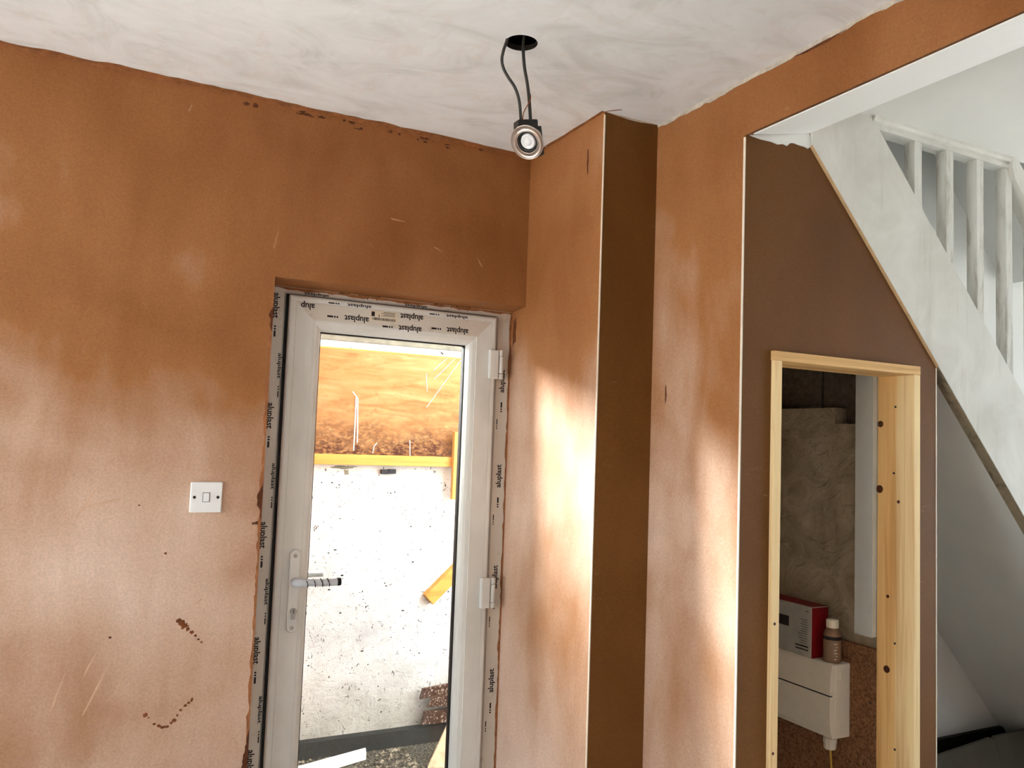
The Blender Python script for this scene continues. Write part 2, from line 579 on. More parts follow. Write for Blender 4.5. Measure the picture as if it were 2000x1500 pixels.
for p in ceil.data.polygons:                       # raw cut edge of the lamp hole
    if abs(p.normal.z) < 0.5 and (p.center - Vector((HX, HY, p.center.z))).length < 0.06:
        p.material_index = 1
tag(ceil, 'white skimmed ceiling with patchy plaster and a round lamp cut-out', 'ceiling', 'structure')
MB().box(XL - 0.1, XE, YB - 0.1, YAO, H + 0.2, H + 0.24).box(HX - .3, HX - .28, HY - .3, HY + .3, H + .014, H + .2) \
    .box(HX + .28, HX + .3, HY - .3, HY + .3, H + .014, H + .2).box(HX - .3, HX + .3, HY - .3, HY - .28, H + .014, H + .2) \
    .box(HX - .3, HX + .3, HY + .28, HY + .3, H + .014, H + .2).build('ceiling_void', 'darkhole', ceil)

# door wall
mb = MB()
mb.box(XL - 0.25, DX0, YA, YAO, 0, H)
mb.prism([(YA, DZ), (YAO, DZ - 0.02), (YAO, H), (YA, H)], 'x', DX0, DX1 + 0.3)
wall_back = mb.build('wall_back', 'plaster')
tag(wall_back, 'long brown skimmed plaster wall holding the glazed back door', 'wall', 'structure')

# breast + recess + beam
mb = MB()
mb.prism([(XB, YR), (XC, YR), (XC, YD), (XC + .003, YD), (XC + .003, YD + .05), (1.59, YD + .05), (1.59, YAO), (XB, YAO)], 'z', 0, H)
mb.prism([(XC, 2.341), (XE, 2.40), (XE, H), (XC, H)], 'y', YB, YD)
wall_right = mb.build('wall_right', 'plaster')
wall_right.data.materials.append(MAT['plaster_damp_shade'])          # shade on the narrow return, put in as a darker plaster colour
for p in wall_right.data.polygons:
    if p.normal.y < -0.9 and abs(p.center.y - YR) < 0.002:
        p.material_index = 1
tag(wall_right, 'stepped brown plaster chimney breast wall running into the beam', 'wall', 'structure')
# painted underside of the beam
sof = MB()
sof.hexa([(XC + 0.004, YB, 2.3385), (XE + 0.006, YB, 2.3965), (XE + 0.006, YD, 2.3965), (XC + 0.012, YD - 0.02, 2.3385),
          (XC + 0.004, YB, 2.342), (XE + 0.006, YB, 2.40), (XE + 0.006, YD, 2.40), (XC + 0.012, YD - 0.02, 2.342)])
sof.build('beam_soffit', 'gloss_white', wall_right, label='white painted underside of the beam')
MB().box(XB - 0.0012, XB + 0.002, YR - 0.0015, YR + 0.003, 0, H - 0.01).build('corner_bead', 'bead', wall_right)
MB().box(XC - 0.0012, XC + 0.002, YD - 0.0015, YD + 0.004, 0, 2.335).build('corner_bead', 'bead', wall_right)

# cupboard wall under the stair (one sheet with the cupboard opening)
SB = lambda x: 2.3593 - 1.075 * (x - 1.7444)      # lower edge of the stair string
ST = lambda x: 2.5038 - 1.042 * (x - 1.978)       # upper edge
LX0, LX1, LZ = 1.610, 2.197, 1.769                # outside of the timber lining
WX = 2.2865
poly = [(XC + .003, 0), (LX0, 0), (LX0, LZ), (LX1, LZ), (LX1, 0), (WX, 0), (WX, SB(WX)), (1.7444, 2.3593), (1.7444, 2.40), (XE, 2.398), (XC + .003, 2.3417)]
wall_c = MB().prism(poly, 'y', YD, YD + 0.095).build('wall_cupboard', 'plaster_damp_shade')
tag(wall_c, 'dark brown plaster wall under the stair with a timber framed opening', 'wall', 'structure')
MB().box(WX - 0.003, WX + 0.001, YD - 0.001, YD + 0.003, 0, SB(WX) - 0.005).build('corner_bead', 'bead', wall_c)
# white paint lapping down onto the top of that wall
rg = random.Random(3)
top = [(XC + 0.02, 2.3445), (XE, 2.3965)]
low = [(1.745, 2.357), (1.735, 2.349), (1.72, 2.352), (1.70, 2.352), (1.68, 2.354), (1.668, 2.352), (1.655, 2.341), (1.64, 2.343), (1.62, 2.338), (1.60, 2.341), (1.56, 2.340), (1.52, 2.343)]
MB().prism(top + low, 'y', YD - 0.0025, YD + 0.001).build('paint_lap', 'white', wall_c)

# masonry side wall inside the cupboard, rendered face stepping back at the top
XW = 2.192
side = MB().prism([(YD + 0.095, 0), (YD + 0.095, 1.598), (1.929, 1.598), (1.929, 1.652), (YS, 1.652), (YS, 0)], 'x', XW, WX)
side = side.build('wall_cupboard_side', 'render')
tag(side, 'rough grey rendered side wall inside the cupboard', 'wall', 'structure')
for i, (y0, y1) in enumerate(((YD + .095, 1.86), (1.87, 2.03), (2.04, YS))):
    MB().box(XW + 0.055, WX, y0, y1, 1.655 if y0 > 1.9 else 1.60, 1.87).build('block', 'block', side, bevel=0.006)
MB().box(XW + 0.075, WX, YD + .095, YS, 1.6, 1.87).build('mortar', 'darkhole', side)
# trowelled ridges in the render
rg = random.Random(11)
for i in range(46):
    y = rg.uniform(1.76, 2.28)
    z = rg.uniform(1.25, 1.58) if i < 34 else rg.uniform(1.05, 1.3)
    r = rg.uniform(0.02, 0.055)
    a0 = rg.uniform(2.6, 4.2)
    pts = [(XW + 0.001, y + r * math.cos(a0 + t * 0.3), z + r * math.sin(a0 + t * 0.3)) for t in range(6)]
    MB().tube(pts, [0.001, 0.005, 0.007, 0.007, 0.005, 0.001], 6).build('render_ridge', 'render', side)

# stair wall (behind the stairs and hall)
wall_s = MB().box(1.59, XH, YS, YS + 0.2, 0, 3.7).build('wall_stair', 'white')
tag(wall_s, 'white stair wall seen between the balusters', 'wall', 'structure')
sk = MB().box(WX, XH, YS - 0.02, YS, 0, 0.33).build('shade_strip_stair', 'shade_strip')  # black strip paints the shadowed gap at the wall foot
tag(sk, 'black strip standing in for the shadowed gap under the stair', 'shade strip', 'structure')

# hall ceiling, stairwell bulkhead and upper shaft
hc = MB().box(XE, XH, YB, YD - 0.002, H, H + 0.2).build('ceiling_hall', 'white')
tag(hc, 'white hall ceiling beyond the beam', 'ceiling', 'structure')
bk = MB().prism([(3.2, 2.84), (3.70, 2.305), (XH, 2.305), (XH, 3.6), (3.2, 3.6)], 'y', YD + 0.12, YS).build('ceiling_bulkhead', 'white')
tag(bk, 'sloping white bulkhead over the stairs behind the balusters', 'bulkhead', 'structure')
up = MB().box(XE - 0.2, XH, YD - 0.05, YS + 0.2, 3.6, 3.7).box(XE - 0.2, XE - 0.15, YD - 0.05, YS + .2, H, 3.7) \
    .box(XE - 0.2, XH, YD - 0.05, YD - 0.004, H + 0.2, 3.7).build('wall_upper_landing', 'white')
tag(up, 'white landing walls above the stairwell', 'wall', 'structure')


# ------------------------------------------------------------------ walls outside the frame, with their windows
def wall_with_opening(name, axis, at, th, u0, u1, h, o0, o1, oz0, oz1, mat, label):
    m = MB()
    def bx(ua, ub, za, zb):
        if ub - ua < 1e-4 or zb - za < 1e-4:
            return
        if axis == 'x':
            m.box(at, at + th, ua, ub, za, zb)
        else:
            m.box(ua, ub, at, at + th, za, zb)
    bx(u0, o0, 0, h)
    bx(o1, u1, 0, h)
    bx(o0, o1, 0, oz0)
    bx(o0, o1, oz1, h)
    return tag(m.build(name, mat), label, 'wall', 'structure')


def window(name, axis, at, o0, o1, z0, z1, label):
    w = thing(name, label, 'window', 'structure')
    f = 0.055
    def b(ua, ub, za, zb, nm, mat, d0=-0.03, d1=0.03):
        m = MB()
        if axis == 'x':
            m.box(at + d0, at + d1, ua, ub, za, zb)
        else:
            m.box(ua, ub, at + d0, at + d1, za, zb)
        m.build(nm, mat, w)
    b(o0, o0 + f, z0, z1, 'frame_jamb', 'upvc')
    b(o1 - f, o1, z0, z1, 'frame_jamb', 'upvc')
    b(o0 + f, o1 - f, z1 - f, z1, 'frame_head', 'upvc')
    b(o0 + f, o1 - f, z0, z0 + f, 'frame_sill', 'upvc')
    m = (o0 + o1) / 2
    b(m - f / 2, m + f / 2, z0 + f, z1 - f, 'mullion', 'upvc')
    b(o0 + f, m - f / 2, z0 + f, z1 - f, 'pane', 'glass', -0.003, 0.003)
    b(m + f / 2, o1 - f, z0 + f, z1 - f, 'pane', 'glass', -0.003, 0.003)


lw = MB()
for ya, yb, za, zb in ((YB, -2.05, 0, H), (-2.05, -1.15, 0, .85), (-2.05, -1.15, 1.95, H), (-1.15, .4, 0, H), (.4, 2.3, 0, .05), (.4, 2.3, 2.2, H), (2.3, YA, 0, H)):
    lw.box(XL - .25, XL, ya, yb, za, zb)
tag(lw.build('wall_left', 'plaster'), 'left plaster wall with the patio window, outside the view', 'wall', 'structure')
window('added_fill_window', 'x', XL - 0.12, -2.05, -1.15, 0.85, 1.95, 'unseen smaller window added in the left wall as fill light')  # added out of view to throw fill light into the cupboard
window('window_1', 'x', XL - 0.12, 0.4, 2.3, 0.05, 2.2, 'patio window in the left wall, outside the view')
tag(MB().box(XL - 0.25, XE, YB - 0.25, YB, 0, H).build('wall_rear', 'plaster'), 'rear plaster wall behind the viewer', 'wall', 'structure')
wall_with_opening('wall_hall_front', 'y', YB - 0.25, 0.25, XE, XH + 0.25, H + 0.2, 3.45, 4.55, 0.7, 2.0, 'white', 'white front wall of the hall, outside the view')
window('window_3', 'y', YB - 0.12, 3.45, 4.55, 0.7, 2.0, 'front hall window, outside the view')
wall_with_opening('wall_hall_end', 'x', XH, 0.25, YB, YS + 0.2, 3.7, -0.5, 2.2, 0.2, 2.2, 'white', 'white end wall of the hall, outside the view')
window('window_2', 'x', XH + 0.12, -0.5, 2.2, 0.2, 2.2, 'glazed side window at the end of the hall, outside the view')

# ------------------------------------------------------------------ plaster smears, dabs and stains
ragged('plaster_smear', (XL, YA, H - 0.0002), (XB, YA, H - 0.0002), (0, -1, 0), (0, 0, -1), 0.004, 0.03, 'smear', ceil, 0.03, seed=5)
ragged('plaster_smear', (XL, YA, H), (XB, YA, H), (0, 0, -1), (0, -1, 0), 0.003, 0.016, 'smear', wall_back, 0.02, seed=6)
ragged('plaster_smear', (XB, YA, H - 0.0002), (XB, YR, H - 0.0002), (-1, 0, 0), (0, 0, -1), 0.006, 0.018, 'smear', ceil, 0.03, seed=8)
ragged('plaster_smear', (XB, YR - 0.001, H - 0.0002), (XB + 0.035, YR - 0.04, H - 0.0002), (-0.7, -0.7, 0), (0, 0, -1), 0.002, 0.01, 'smear', ceil, 0.01, seed=9)
ragged('filler_strip', (XC, YR, H), (XC, YB, H), (0, 0, -1), (-1, 0, 0), 0.004, 0.019, 'caulk', wall_right, 0.02, seed=10)
ragged('filler_strip', (XB, YR, H), (XC, YR, H), (0, 0, -1), (0, -1, 0), 0.003, 0.010, 'caulk', wall_right, 0.02, seed=12)
for i, (y0, y1) in enumerate(((1.30, 1.46), (1.02, 1.10))):
    ragged('plaster_smear', (XC - 0.001, y1, H - 0.012), (XC - 0.001, y0, H - 0.012), (0, 0, -1), (-1, 0, 0), 0.001, 0.008, 'wet', wall_right, 0.01, seed=20 + i)
# around the back door
ragged('plaster_smear', (DX0, YA, 1.95), (DX0, YA, 0), (-1, 0, 0), (0, -1, 0), 0.001, 0.016, 'smear', wall_back, 0.012, seed=31)
for i, (za, zb, w) in enumerate(((1.88, 1.80, 0.02), (1.36, 1.24, 0.022), (0.66, 0.45, 0.022), (0.45, 0.2, 0.016))):
    ragged('plaster_smear', (DX0, YA - 0.001, za), (DX0, YA - 0.001, zb), (-1, 0, 0), (0, -1, 0), 0.002, w, 'wet', wall_back, 0.008, seed=40 + i)
UX, UZ, NA = (1, 0, 0), (0, 0, 1), (0, -1, 0)
rg = random.Random(5)
for i, (x, z, ru, rv) in enumerate(((0.252, 0.970, .008, .007), (0.258, .963, .010, .010), (0.266, .955, .011, .008), (0.275, .946, .006, .006), (0.287, .936, .006, .005), (0.297, .926, .004, .004), (0.306, .915, .004, .003), (0.314, .906, .003, .003),
                                     (0.18, .722, .006, .006), (0.19, .714, .003, .002), (0.205, .695, .004, .004), (0.217, .688, .007, .004), (0.228, .684, .007, .004), (0.238, .684, .006, .004), (0.248, .693, .004, .003), (0.256, .699, .007, .005), (0.262, .712, .003, .004), (0.27, .725, .004, .004), (0.281, .736, .005, .004), (0.29, .743, .005, .004), (0.298, .75, .004, .005),
                                     (0.348, 2.472, .010, .006), (0.374, 2.472, .009, .007), (0.205, 1.157, .004, .004), (0.13, 1.29, .003, .002), (0.081, .937, .004, .003), (0.446, 1.238, .006, .006), (0.436, 1.236, .004, .004))):
    dab('plaster_dab', (x, YA, z), UX, UZ, NA, ru, rv, 'dab' if i < 21 else 'wet', wall_back, seed=60 + i)
rg = random.Random(9)
for i in range(20):
    x, z = rg.uniform(0.5, 1.2), H - rg.uniform(0.012, 0.03)
    dab('plaster_dab', (x, YA, z), UX, UZ, NA, rg.uniform(.004, .016), rg.uniform(.002, .005), 'wet', wall_back, seed=100 + i)
for i, (x0, z0, x1, z1) in enumerate(((.20, 2.44, .19, 2.41), (.96, 2.13, .99, 2.115), (.80, 2.2, .86, 2.195), (.45, 2.05, .46, 2.1), (-.02, 1.28, .09, 1.31), (-.02, 1.26, .02, 1.33), (.29, 1.01, .31, 1.03), (1.12, 2.11, 1.14, 2.08), (.10, .78, .12, .83), (.02, .83, .06, .92), (-.05, .75, -.02, .85), (.03, .74, .08, .86))):
    a = Vector((x0, YA, z0)); b = Vector((x1, YA, z1)); d = (b - a)
    dab('trowel_scuff', (a + b) / 2, d.normalized(), d.normalized().cross(Y_), NA, d.length / 2, 0.0030, 'scuff' if z0 > 1.5 else 'scuff_pale', wall_back, seed=140 + i, thick=0.0004)
dab('plaster_dab', (XB, 2.103, 2.372), Y_, Z_, (-1, 0, 0), .005, .05, 'wet', wall_right, 170, .001)
dab('plaster_dab', (XB, 2.558, 1.885), Y_, Z_, (-1, 0, 0), .012, .055, 'wet', wall_right, 171, .001)
dab('plaster_dab', (XC, 1.946, 1.655), Y_, Z_, (-1, 0, 0), .0045, .027, 'wet', wall_right, 172, .001)

# ------------------------------------------------------------------ staircase
stair = thing('staircase', 'white primed staircase with square balusters above the cupboard', 'staircase', 'structure')
YS0, YS1 = 1.622, 1.66
xs_end = 1.7444 + 2.3593 / 1.075
MB().prism([(1.7444, SB(1.7444)), (xs_end, 0.0), (xs_end + 0.37, 0.0), (1.978 + (2.5038 - H) / 1.042, H), (1.7444, H)], 'y', YS0, YS1).build('string', 'primer', stair)
e = 0.0015
MB().hexa([(1.7444, YD - .002, SB(1.7444) - .004), (WX, YD - .002, SB(WX) - .004), (WX, YD, SB(WX) - .004), (1.7444, YD, SB(1.7444) - .004),
           (1.7444, YS0 - .001, SB(1.7444) + .001), (WX, YS0 - .001, SB(WX) + .001), (WX, YD, SB(WX) + .001), (1.7444, YD, SB(1.7444) + .001)]).build('lit_plaster_edge', 'lit_edge', stair)  # cream strip paints the light caught on the plaster edge
MB().hexa([(WX, YS0 + 0.002, SB(WX) - e), (xs_end, YS0 + .002, -e + 0.002), (xs_end, YS1, -e + .002), (WX, YS1, SB(WX) - e),
           (WX, YS0 + .002, SB(WX) + e), (xs_end, YS0 + .002, e), (xs_end, YS1, e), (WX, YS1, SB(WX) + e)]).build('string_edge', 'raw_edge', stair)
off = 0.012
MB().hexa([(1.75, YS1, SB(1.75) + off), (xs_end, YS1, off), (xs_end, YS, off), (1.75, YS, SB(1.75) + off),
           (1.75, YS1, SB(1.75) + off + .02), (xs_end, YS1, off + .02), (xs_end, YS, off + .02), (1.75, YS, SB(1.75) + off + .02)]).build('stair_soffit', 'white', stair)
for i in range(12):                                    # treads and risers behind the string
    x = 3.9 - i * 0.187
    z = SB(x - .21) + .085
    MB().box(x - 0.21, x, YS1, YS, z - 0.025, z).build('tread', 'primer', stair)
    MB().box(x - 0.02, x, YS1, YS, z - 0.195, z - 0.025).build('riser', 'primer', stair)
MB().prism([(1.623, 2.462), (1.623, 2.474), (1.626, 2.475), (1.626, 2.479), (1.618, 2.482), (1.613, 2.490), (1.613, H), (1.668, H), (1.668, 2.462)], 'x', 1.990, 2.672).build('ceiling_rail', 'primer', stair)
HR_ = lambda x: H + 0.004 - 1.03 * (x - 2.672)
MB().prism([(2.650, H), (2.672, H), (4.4, HR_(4.4)), (4.4, HR_(4.4) - .088), (2.66, 2.425), (2.645, 2.462)], 'y', 1.611, 1.668).build('handrail', 'primer', stair)
for k in range(9):
    x = 2.1806 + 0.1505 * k
    zt = 2.463 if k < 4 else HR_(x + .03) - 0.08
    MB().prism([(x, ST(x) - 0.02), (x + 0.034, ST(x + .034) - 0.02), (x + 0.034, zt), (x, zt)], 'y', 1.626, 1.662).build('baluster', 'spindle', stair, bevel=0.0012)

# ------------------------------------------------------------------ timber lining of the cupboard opening
lin_ = thing('trim_2', 'pine board lining around the cupboard opening', 'door lining', 'structure')
LY0, LY1 = YD - 0.012, 1.746
MB().box(LX0, LX0 + 0.028, LY0, LY1, 0, LZ - 0.026).build('jamb_board', 'pine', lin_, 0.0015)
jr = MB().box(LX1 - 0.027, LX1, LY0, LY1, 0, LZ - 0.026).build('jamb_board', 'pine', lin_, 0.0015)
MB().box(LX0 - 0.002, LX1, LY0 - 0.001, LY1, LZ - 0.026, LZ).build('head_board', 'pine_x', lin_, 0.0015)
XJ = LX1 - 0.027
for i, (y, z, r, m) in enumerate(((1.682, 1.648, .0035, 'screw'), (1.687, 1.447, .0035, 'screw'), (1.671, 1.362, .005, 'knot'), (1.707, 1.076, .005, 'knot'), (1.682, .942, .0035, 'screw'), (1.681, .635, .0035, 'screw'), (1.735, 1.596, .010, 'knot'), (1.737, 1.396, .012, 'knot'), (1.710, .860, .011, 'knot'))):
    mt = Matrix.Translation((XJ, y, z)) @ Matrix.Rotation(-R90, 4, 'Y')
    MB().lathe([(r, 0.0), (r, .0008), (r * .5, .0010), (0.0001, .0010)], mt, 12).build('screw' if m == 'screw' else 'knot', m, jr)
for i, (z, r) in enumerate(((1.05, .004), (0.72, .004))):
    mt = Matrix.Translation((LX0 + .012, LY0, z)) @ Matrix.Rotation(R90, 4, 'X')
    MB().lathe([(r, 0.0), (r, .0008), (0.0001, .0010)], mt, 10).build('knot', 'knot', lin_)

# ------------------------------------------------------------------ back door frame
LET = {}


def lettering(txt, size):
    key = (txt, size)
    if key not in LET:
        cu = bpy.data.curves.new('lettering', 'FONT')
        cu.body = txt
        cu.size = size
        cu.align_x, cu.align_y = 'CENTER', 'CENTER'
        cu.offset = size * 0.022
        cu.extrude = 0.00015
        cu.resolution_u = 2
        cu.space_character = 0.97
        tmp = bpy.data.objects.new('tmp', cu)
        col.objects.link(tmp)
        dg = bpy.context.evaluated_depsgraph_get()
        me = bpy.data.meshes.new_from_object(tmp.evaluated_get(dg))
        bpy.data.objects.remove(tmp)
        me.materials.clear()
        me.materials.append(MAT['print'])
        LET[key] = me
    return LET[key]


def put_text(txt, size, p, spin, parent, squash=1.0):
    """flat print on a surface facing -Y; spin turns it in that surface"""
    o = bpy.data.objects.new('lettering', lettering(txt, size))
    col.objects.link(o)
    o.matrix_world = Matrix.Translation(p) @ Matrix.Rotation(R90, 4, 'X') @ Matrix.Rotation(spin, 4, 'Z') @ Matrix.Diagonal((1, squash, 1, 1))
    o.parent = parent
    return o


def put_dashes(p, spin, parent, squash=1.0):
    m = MB()
    for a, b in ((-0.019, -0.014), (-0.011, -0.006), (-0.003, 0.016)):
        m.box(a, b, -0.003 * squash, 0.003 * squash, -0.0001, 0.0001)
    o = m.build('printed_dash', 'print', parent)
    o.matrix_world = Matrix.Translation(p) @ Matrix.Rotation(R90, 4, 'X') @ Matrix.Rotation(spin, 4, 'Z')


def mitred(x0, x1, z0, z1, prof, name, mat, parent, sides='LRTB', names=None):
    """members of a rectangular frame swept from a section of (inset, y) points, mitred at the corners"""
    out = {}
    for s in sides:
        vs = []
        for d, y in prof:
            a = {'L': (x0 + d, y, z0 + d), 'R': (x1 - d, y, z0 + d), 'T': (x0 + d, y, z1 - d), 'B': (x0 + d, y, z0 + d)}[s]
            b = {'L': (x0 + d, y, z1 - d), 'R': (x1 - d, y, z1 - d), 'T': (x1 - d, y, z1 - d), 'B': (x1 - d, y, z0 + d)}[s]
            vs += [a, b]
        k = len(prof)
        fs = [(2 * i, 2 * i + 1, 2 * ((i + 1) % k) + 1, 2 * ((i + 1) % k)) for i in range(k)]
        fs += [[2 * i for i in range(k)][::-1], [2 * i + 1 for i in range(k)]]
        out[s] = MB().add(vs, fs).build(names[s] if names else name, mat, parent)
    return out


YF = 2.583
frame = thing('trim_1', 'white plastic door frame still in its printed protective film', 'door frame', 'structure')
fp = [(0, YF + .002), (0.003, YF), (0.066, YF), (0.074, YF + 0.008), (0.079, YF + 0.020), (0.079, YF + 0.07), (0, YF + 0.07)]
FX0, FX1, FZ1 = 0.443, 1.322, 2.008
fm = mitred(FX0, FX1, -0.02, FZ1, fp, '', 'upvc_film', frame, 'LRT', {'L': 'frame_jamb', 'R': 'frame_jamb', 'T': 'frame_head'})
yt = YF - 0.0004
SZ = 0.0275
for z in (1.897, 1.554, 1.19, 0.845, 0.514, 0.17):
    put_text('aluplast', SZ, (0.486, yt, z), -R90, fm['L'])
    put_dashes((0.486, yt, z - 0.082), -R90, fm['L'])
for z in (1.71, 1.369, 1.019, 0.669, 0.32):
    put_text('aluplast', SZ, (0.506, yt, z), -R90, fm['L'], 0.55)
    put_dashes((0.506, yt, z - 0.082), -R90, fm['L'], 0.6)
for x in (0.783, 1.109):
    put_text('aluplast', SZ, (x, yt, 1.957), math.pi, fm['T'], 0.85)
    put_dashes((x - 0.085, yt, 1.957), math.pi, fm['T'])
for x in (0.61, 0.945):
    put_text('aluplast', SZ, (x, yt, 1.944), math.pi, fm['T'], 0.4)
for z in (1.712, 1.379, 1.03, 0.678, 0.33):
    put_text('aluplast', SZ, (1.279, yt, z), R90, fm['R'])
    put_dashes((1.279, yt, z - 0.09), R90, fm['R'])
    put_dashes((1.264, yt, z - 0.15), R90, fm['R'], 0.6)
# ragged dried plaster creeping over the frame head and jamb
ragged('plaster_smear', (DX0, YF - .0005, DZ - 0.009), (XB, YF - .0005, DZ - 0.009), (0, 0, -1), (0, -1, 0), 0.001, 0.012, 'smear', fm['T'], 0.015, seed=51)
ragged('plaster_smear', (XB, YF - .0005, 1.96), (XB, YF - .0005, 0), (-1, 0, 0), (0, -1, 0), 0.002, 0.012, 'smear', fm['R'], 0.015, seed=52)

# ------------------------------------------------------------------ back door leaf
door = thing('door_1', 'white plastic back door with full glass pane and taped lever handle', 'door', 'structure')
SX0, SX1, SZ0, SZ1 = 0.5235, 1.2425, 0.03, 1.934
YL = 2.563
sp = [(0.0, YL + 0.045), (0.0, YL + 0.008), (0.003, YL + 0.002), (0.008, YL), (0.0195, YL), (0.0203, YL + 0.0012), (0.0212, YL), (0.0765, YL), (0.0775, YL + 0.0022), (0.079, YL + 0.0022),
      (0.090, YL + 0.005), (0.099, YL + 0.011), (0.1045, YL + 0.021), (0.106, YL + 0.030), (0.106, YL + 0.034), (0.09, YL + .045)]
sm = mitred(SX0, SX1, SZ0, SZ1, sp, '', 'upvc', door, 'LRTB', {'L': 'stile', 'R': 'stile', 'T': 'top_rail', 'B': 'bottom_rail'})
ys = YL - 0.0004
mitred(SX0 - .007, SX1 + .003, SZ0 - .003, SZ1 + .003, [(0, YL + .016), (.008, YL + .016), (.008, YL + .044), (0, YL + .044)], 'weather_seal', 'gasket', door)
top_r = sm['T']
film = MB().prism([(SX0 + .022, SZ1 - .021), (SX1 - .022, SZ1 - .021), (SX1 - .075, SZ1 - .074), (SX0 + .075, SZ1 - .074)], 'y', YL - 0.0002, YL + .0001).build('protective_film', 'upvc_film', top_r)
put_text('alup', SZ, (0.579, ys, 1.902), math.pi, top_r)
for x, z in ((0.738, 1.877), (0.925, 1.902), (0.921, 1.862), (1.092, 1.872)):
    put_text('aluplast', SZ, (x, ys, z), math.pi, top_r)
    put_dashes((x - 0.080, ys, z), math.pi, top_r)
for x in (0.745, 1.088):
    put_text('aluplast', SZ, (x, ys, 1.920), math.pi, top_r, 0.5)
    put_dashes((x - 0.085, ys, 1.920), math.pi, top_r, 0.7)
lab = MB().box(0.783, 0.875, YL - 0.0006, YL - 0.0002, 1.878, 1.911).build('label_sticker', 'paper', top_r)
rg = random.Random(2)
bars = MB()
x = 0.790
while x < 0.868:
    w = rg.choice((0.0008, 0.0012, 0.002))
    bars.box(x, x + w, YL - .0009, YL - .0006, 1.880, 1.8885)
    x += w + rg.choice((.0008, .0014))
bars.build('barcode', 'print', door).parent = top_r
lines = MB()
for i in range(4):
    lines.box(0.826 - 0.008 * (i % 2), 0.866, YL - .0009, YL - .0006, 1.907 - i * .004, 1.9085 - i * .004)
lines.box(0.786, 0.797, YL - .0009, YL - .0006, 1.892, 1.907)
lines.build('label_print', 'print', door).parent = top_r
put_text('1', 0.014, (0.812, YL - .0008, 1.895), math.pi, top_r)

# glazing
gx0, gx1, gz0, gz1 = SX0 + .106, SX1 - .106, SZ0 + .106, SZ1 - .106
gp = lambda d0, d1, ya, yb: [(d0, ya), (d1, ya), (d1, yb), (d0, yb)]
mitred(gx0 - .004, gx1 + .004, gz0 - .004, gz1 + .004, gp(0, .0075, YL + .0335, YL + .0375), 'gasket', 'gasket', door)
MB().box(gx0 - .01, gx1 + .01, YL + .0375, YL + .0415, gz0 - .01, gz1 + .01).build('glass_pane', 'glass', door)
mitred(gx0 - .006, gx1 + .006, gz0 - .006, gz1 + .006, gp(0, .0085, YL + .0415, YL + .0575), 'spacer_bar', 'gasket', door)
MB().box(gx0 - .01, gx1 + .01, YL + .0575, YL + .0615, gz0 - .01, gz1 + .01).build('glass_pane', 'glass', door)
mitred(gx0 - .03, gx1 + .03, gz0 - .03, gz1 + .03, gp(0, .018, YL + .0615, YL + .075), 'outer_frame_lip', 'upvc', door)

# handle: backplate, taped lever, cylinder, screws
HXc = 0.581
pts = []
for k in range(13):
    a = math.pi * k / 12
    pts.append((HXc + .0155 * math.cos(a), 1.131 + .0155 * math.sin(a)))
for k in range(13):
    a = math.pi + math.pi * k / 12
    pts.append((HXc + .0155 * math.cos(a), 0.912 + .0155 * math.sin(a)))
plate = MB().prism(pts, 'y', YL - 0.009, YL).build('handle_plate', 'upvc', door, 0.002)
lev = [(HXc, YL - .012, 1.049), (HXc, YL - .038, 1.050), (HXc + .012, YL - .047, 1.052), (HXc + .05, YL - .049, 1.0515), (HXc + .095, YL - .048, 1.050), (HXc + .132, YL - .046, 1.051)]
lp = smooth_path(lev, 5)
MB().tube(lp, [.013] * 6 + [.0125] * 5 + [.0112] * (len(lp) - 11), 14).build('lever_handle', 'tape', plate, label='lever handle wrapped in grey tape')
for i, t in enumerate((.029, .052, .074, .095)):
    c = Vector((HXc + t, YL - .0487, 1.0512))
    MB().tube([c + Vector((-.004, 0, .012)), c + Vector((-.0015, -.0125, .004)), c + Vector((.001, -.0125, -.005)), c + Vector((.004, 0, -.0125))], .0015, 6).build('tape_edge', 'gasket', plate)
MB().tube([(HXc + .122, YL - .0465, 1.051), (HXc + .1335, YL - .046, 1.0511)], [.0122, .0122], 12).build('torn_tape_end', 'gasket', plate)
rotf = Matrix.Rotation(R90, 4, 'X')
MB().lathe([(.0095, 0), (.0095, .012), (.0075, .0135), (.006, .0125), (.003, .013), (.0001, .0125)], Matrix.Translation((HXc + .001, YL - .009, .962)) @ rotf, 20).build('lock_cylinder', 'steel', plate)
MB().box(HXc - .004, HXc + .007, YL - .021, YL - .009, .938, .955).build('lock_cylinder', 'steel', plate, .002)
MB().box(HXc - .0005, HXc + .0015, YL - .0232, YL - .0225, .957, .967).build('keyway', 'gasket', plate)
for z in (1.128, 0.911):
    MB().lathe([(.006, 0), (.006, .0012), (.0035, .0014), (.003, .0002), (.0001, .0002)], Matrix.Translation((HXc, YL - .009, z)) @ rotf, 16).build('screw', 'steel', plate)
# lever outside, seen through the glass
lo = [(HXc, YL + .07, 1.049), (HXc, YL + .115, 1.049), (HXc + .02, YL + .122, 1.049), (HXc + .12, YL + .120, 1.049)]
MB().tube(smooth_path(lo, 4), .010, 10).build('outside_lever', 'upvc', plate)
# hinges
for z1, z0 in ((1.817, 1.716), (1.033, 0.932)):
    hg = MB().box(1.212, 1.246, YL - .016, YL + .001, z0, z1).build('hinge', 'upvc', door, 0.003)
    for a, b in ((z1 - .021, z1), (z0 + .0195, z1 - .0225), (z0, z0 + .018)):
        MB().lathe([(.0001, a), (.0085, a), (.0095, a + .001), (.0095, b - .001), (.0085, b), (.0001, b)], Matrix.Translation((1.2575, YL - .007, 0)), 18).build('knuckle', 'upvc', hg)
    MB().box(1.246, 1.252, YL - .004, YL + .004, z0 + .004, z1 - .004).build('hinge_leaf', 'gasket', hg)

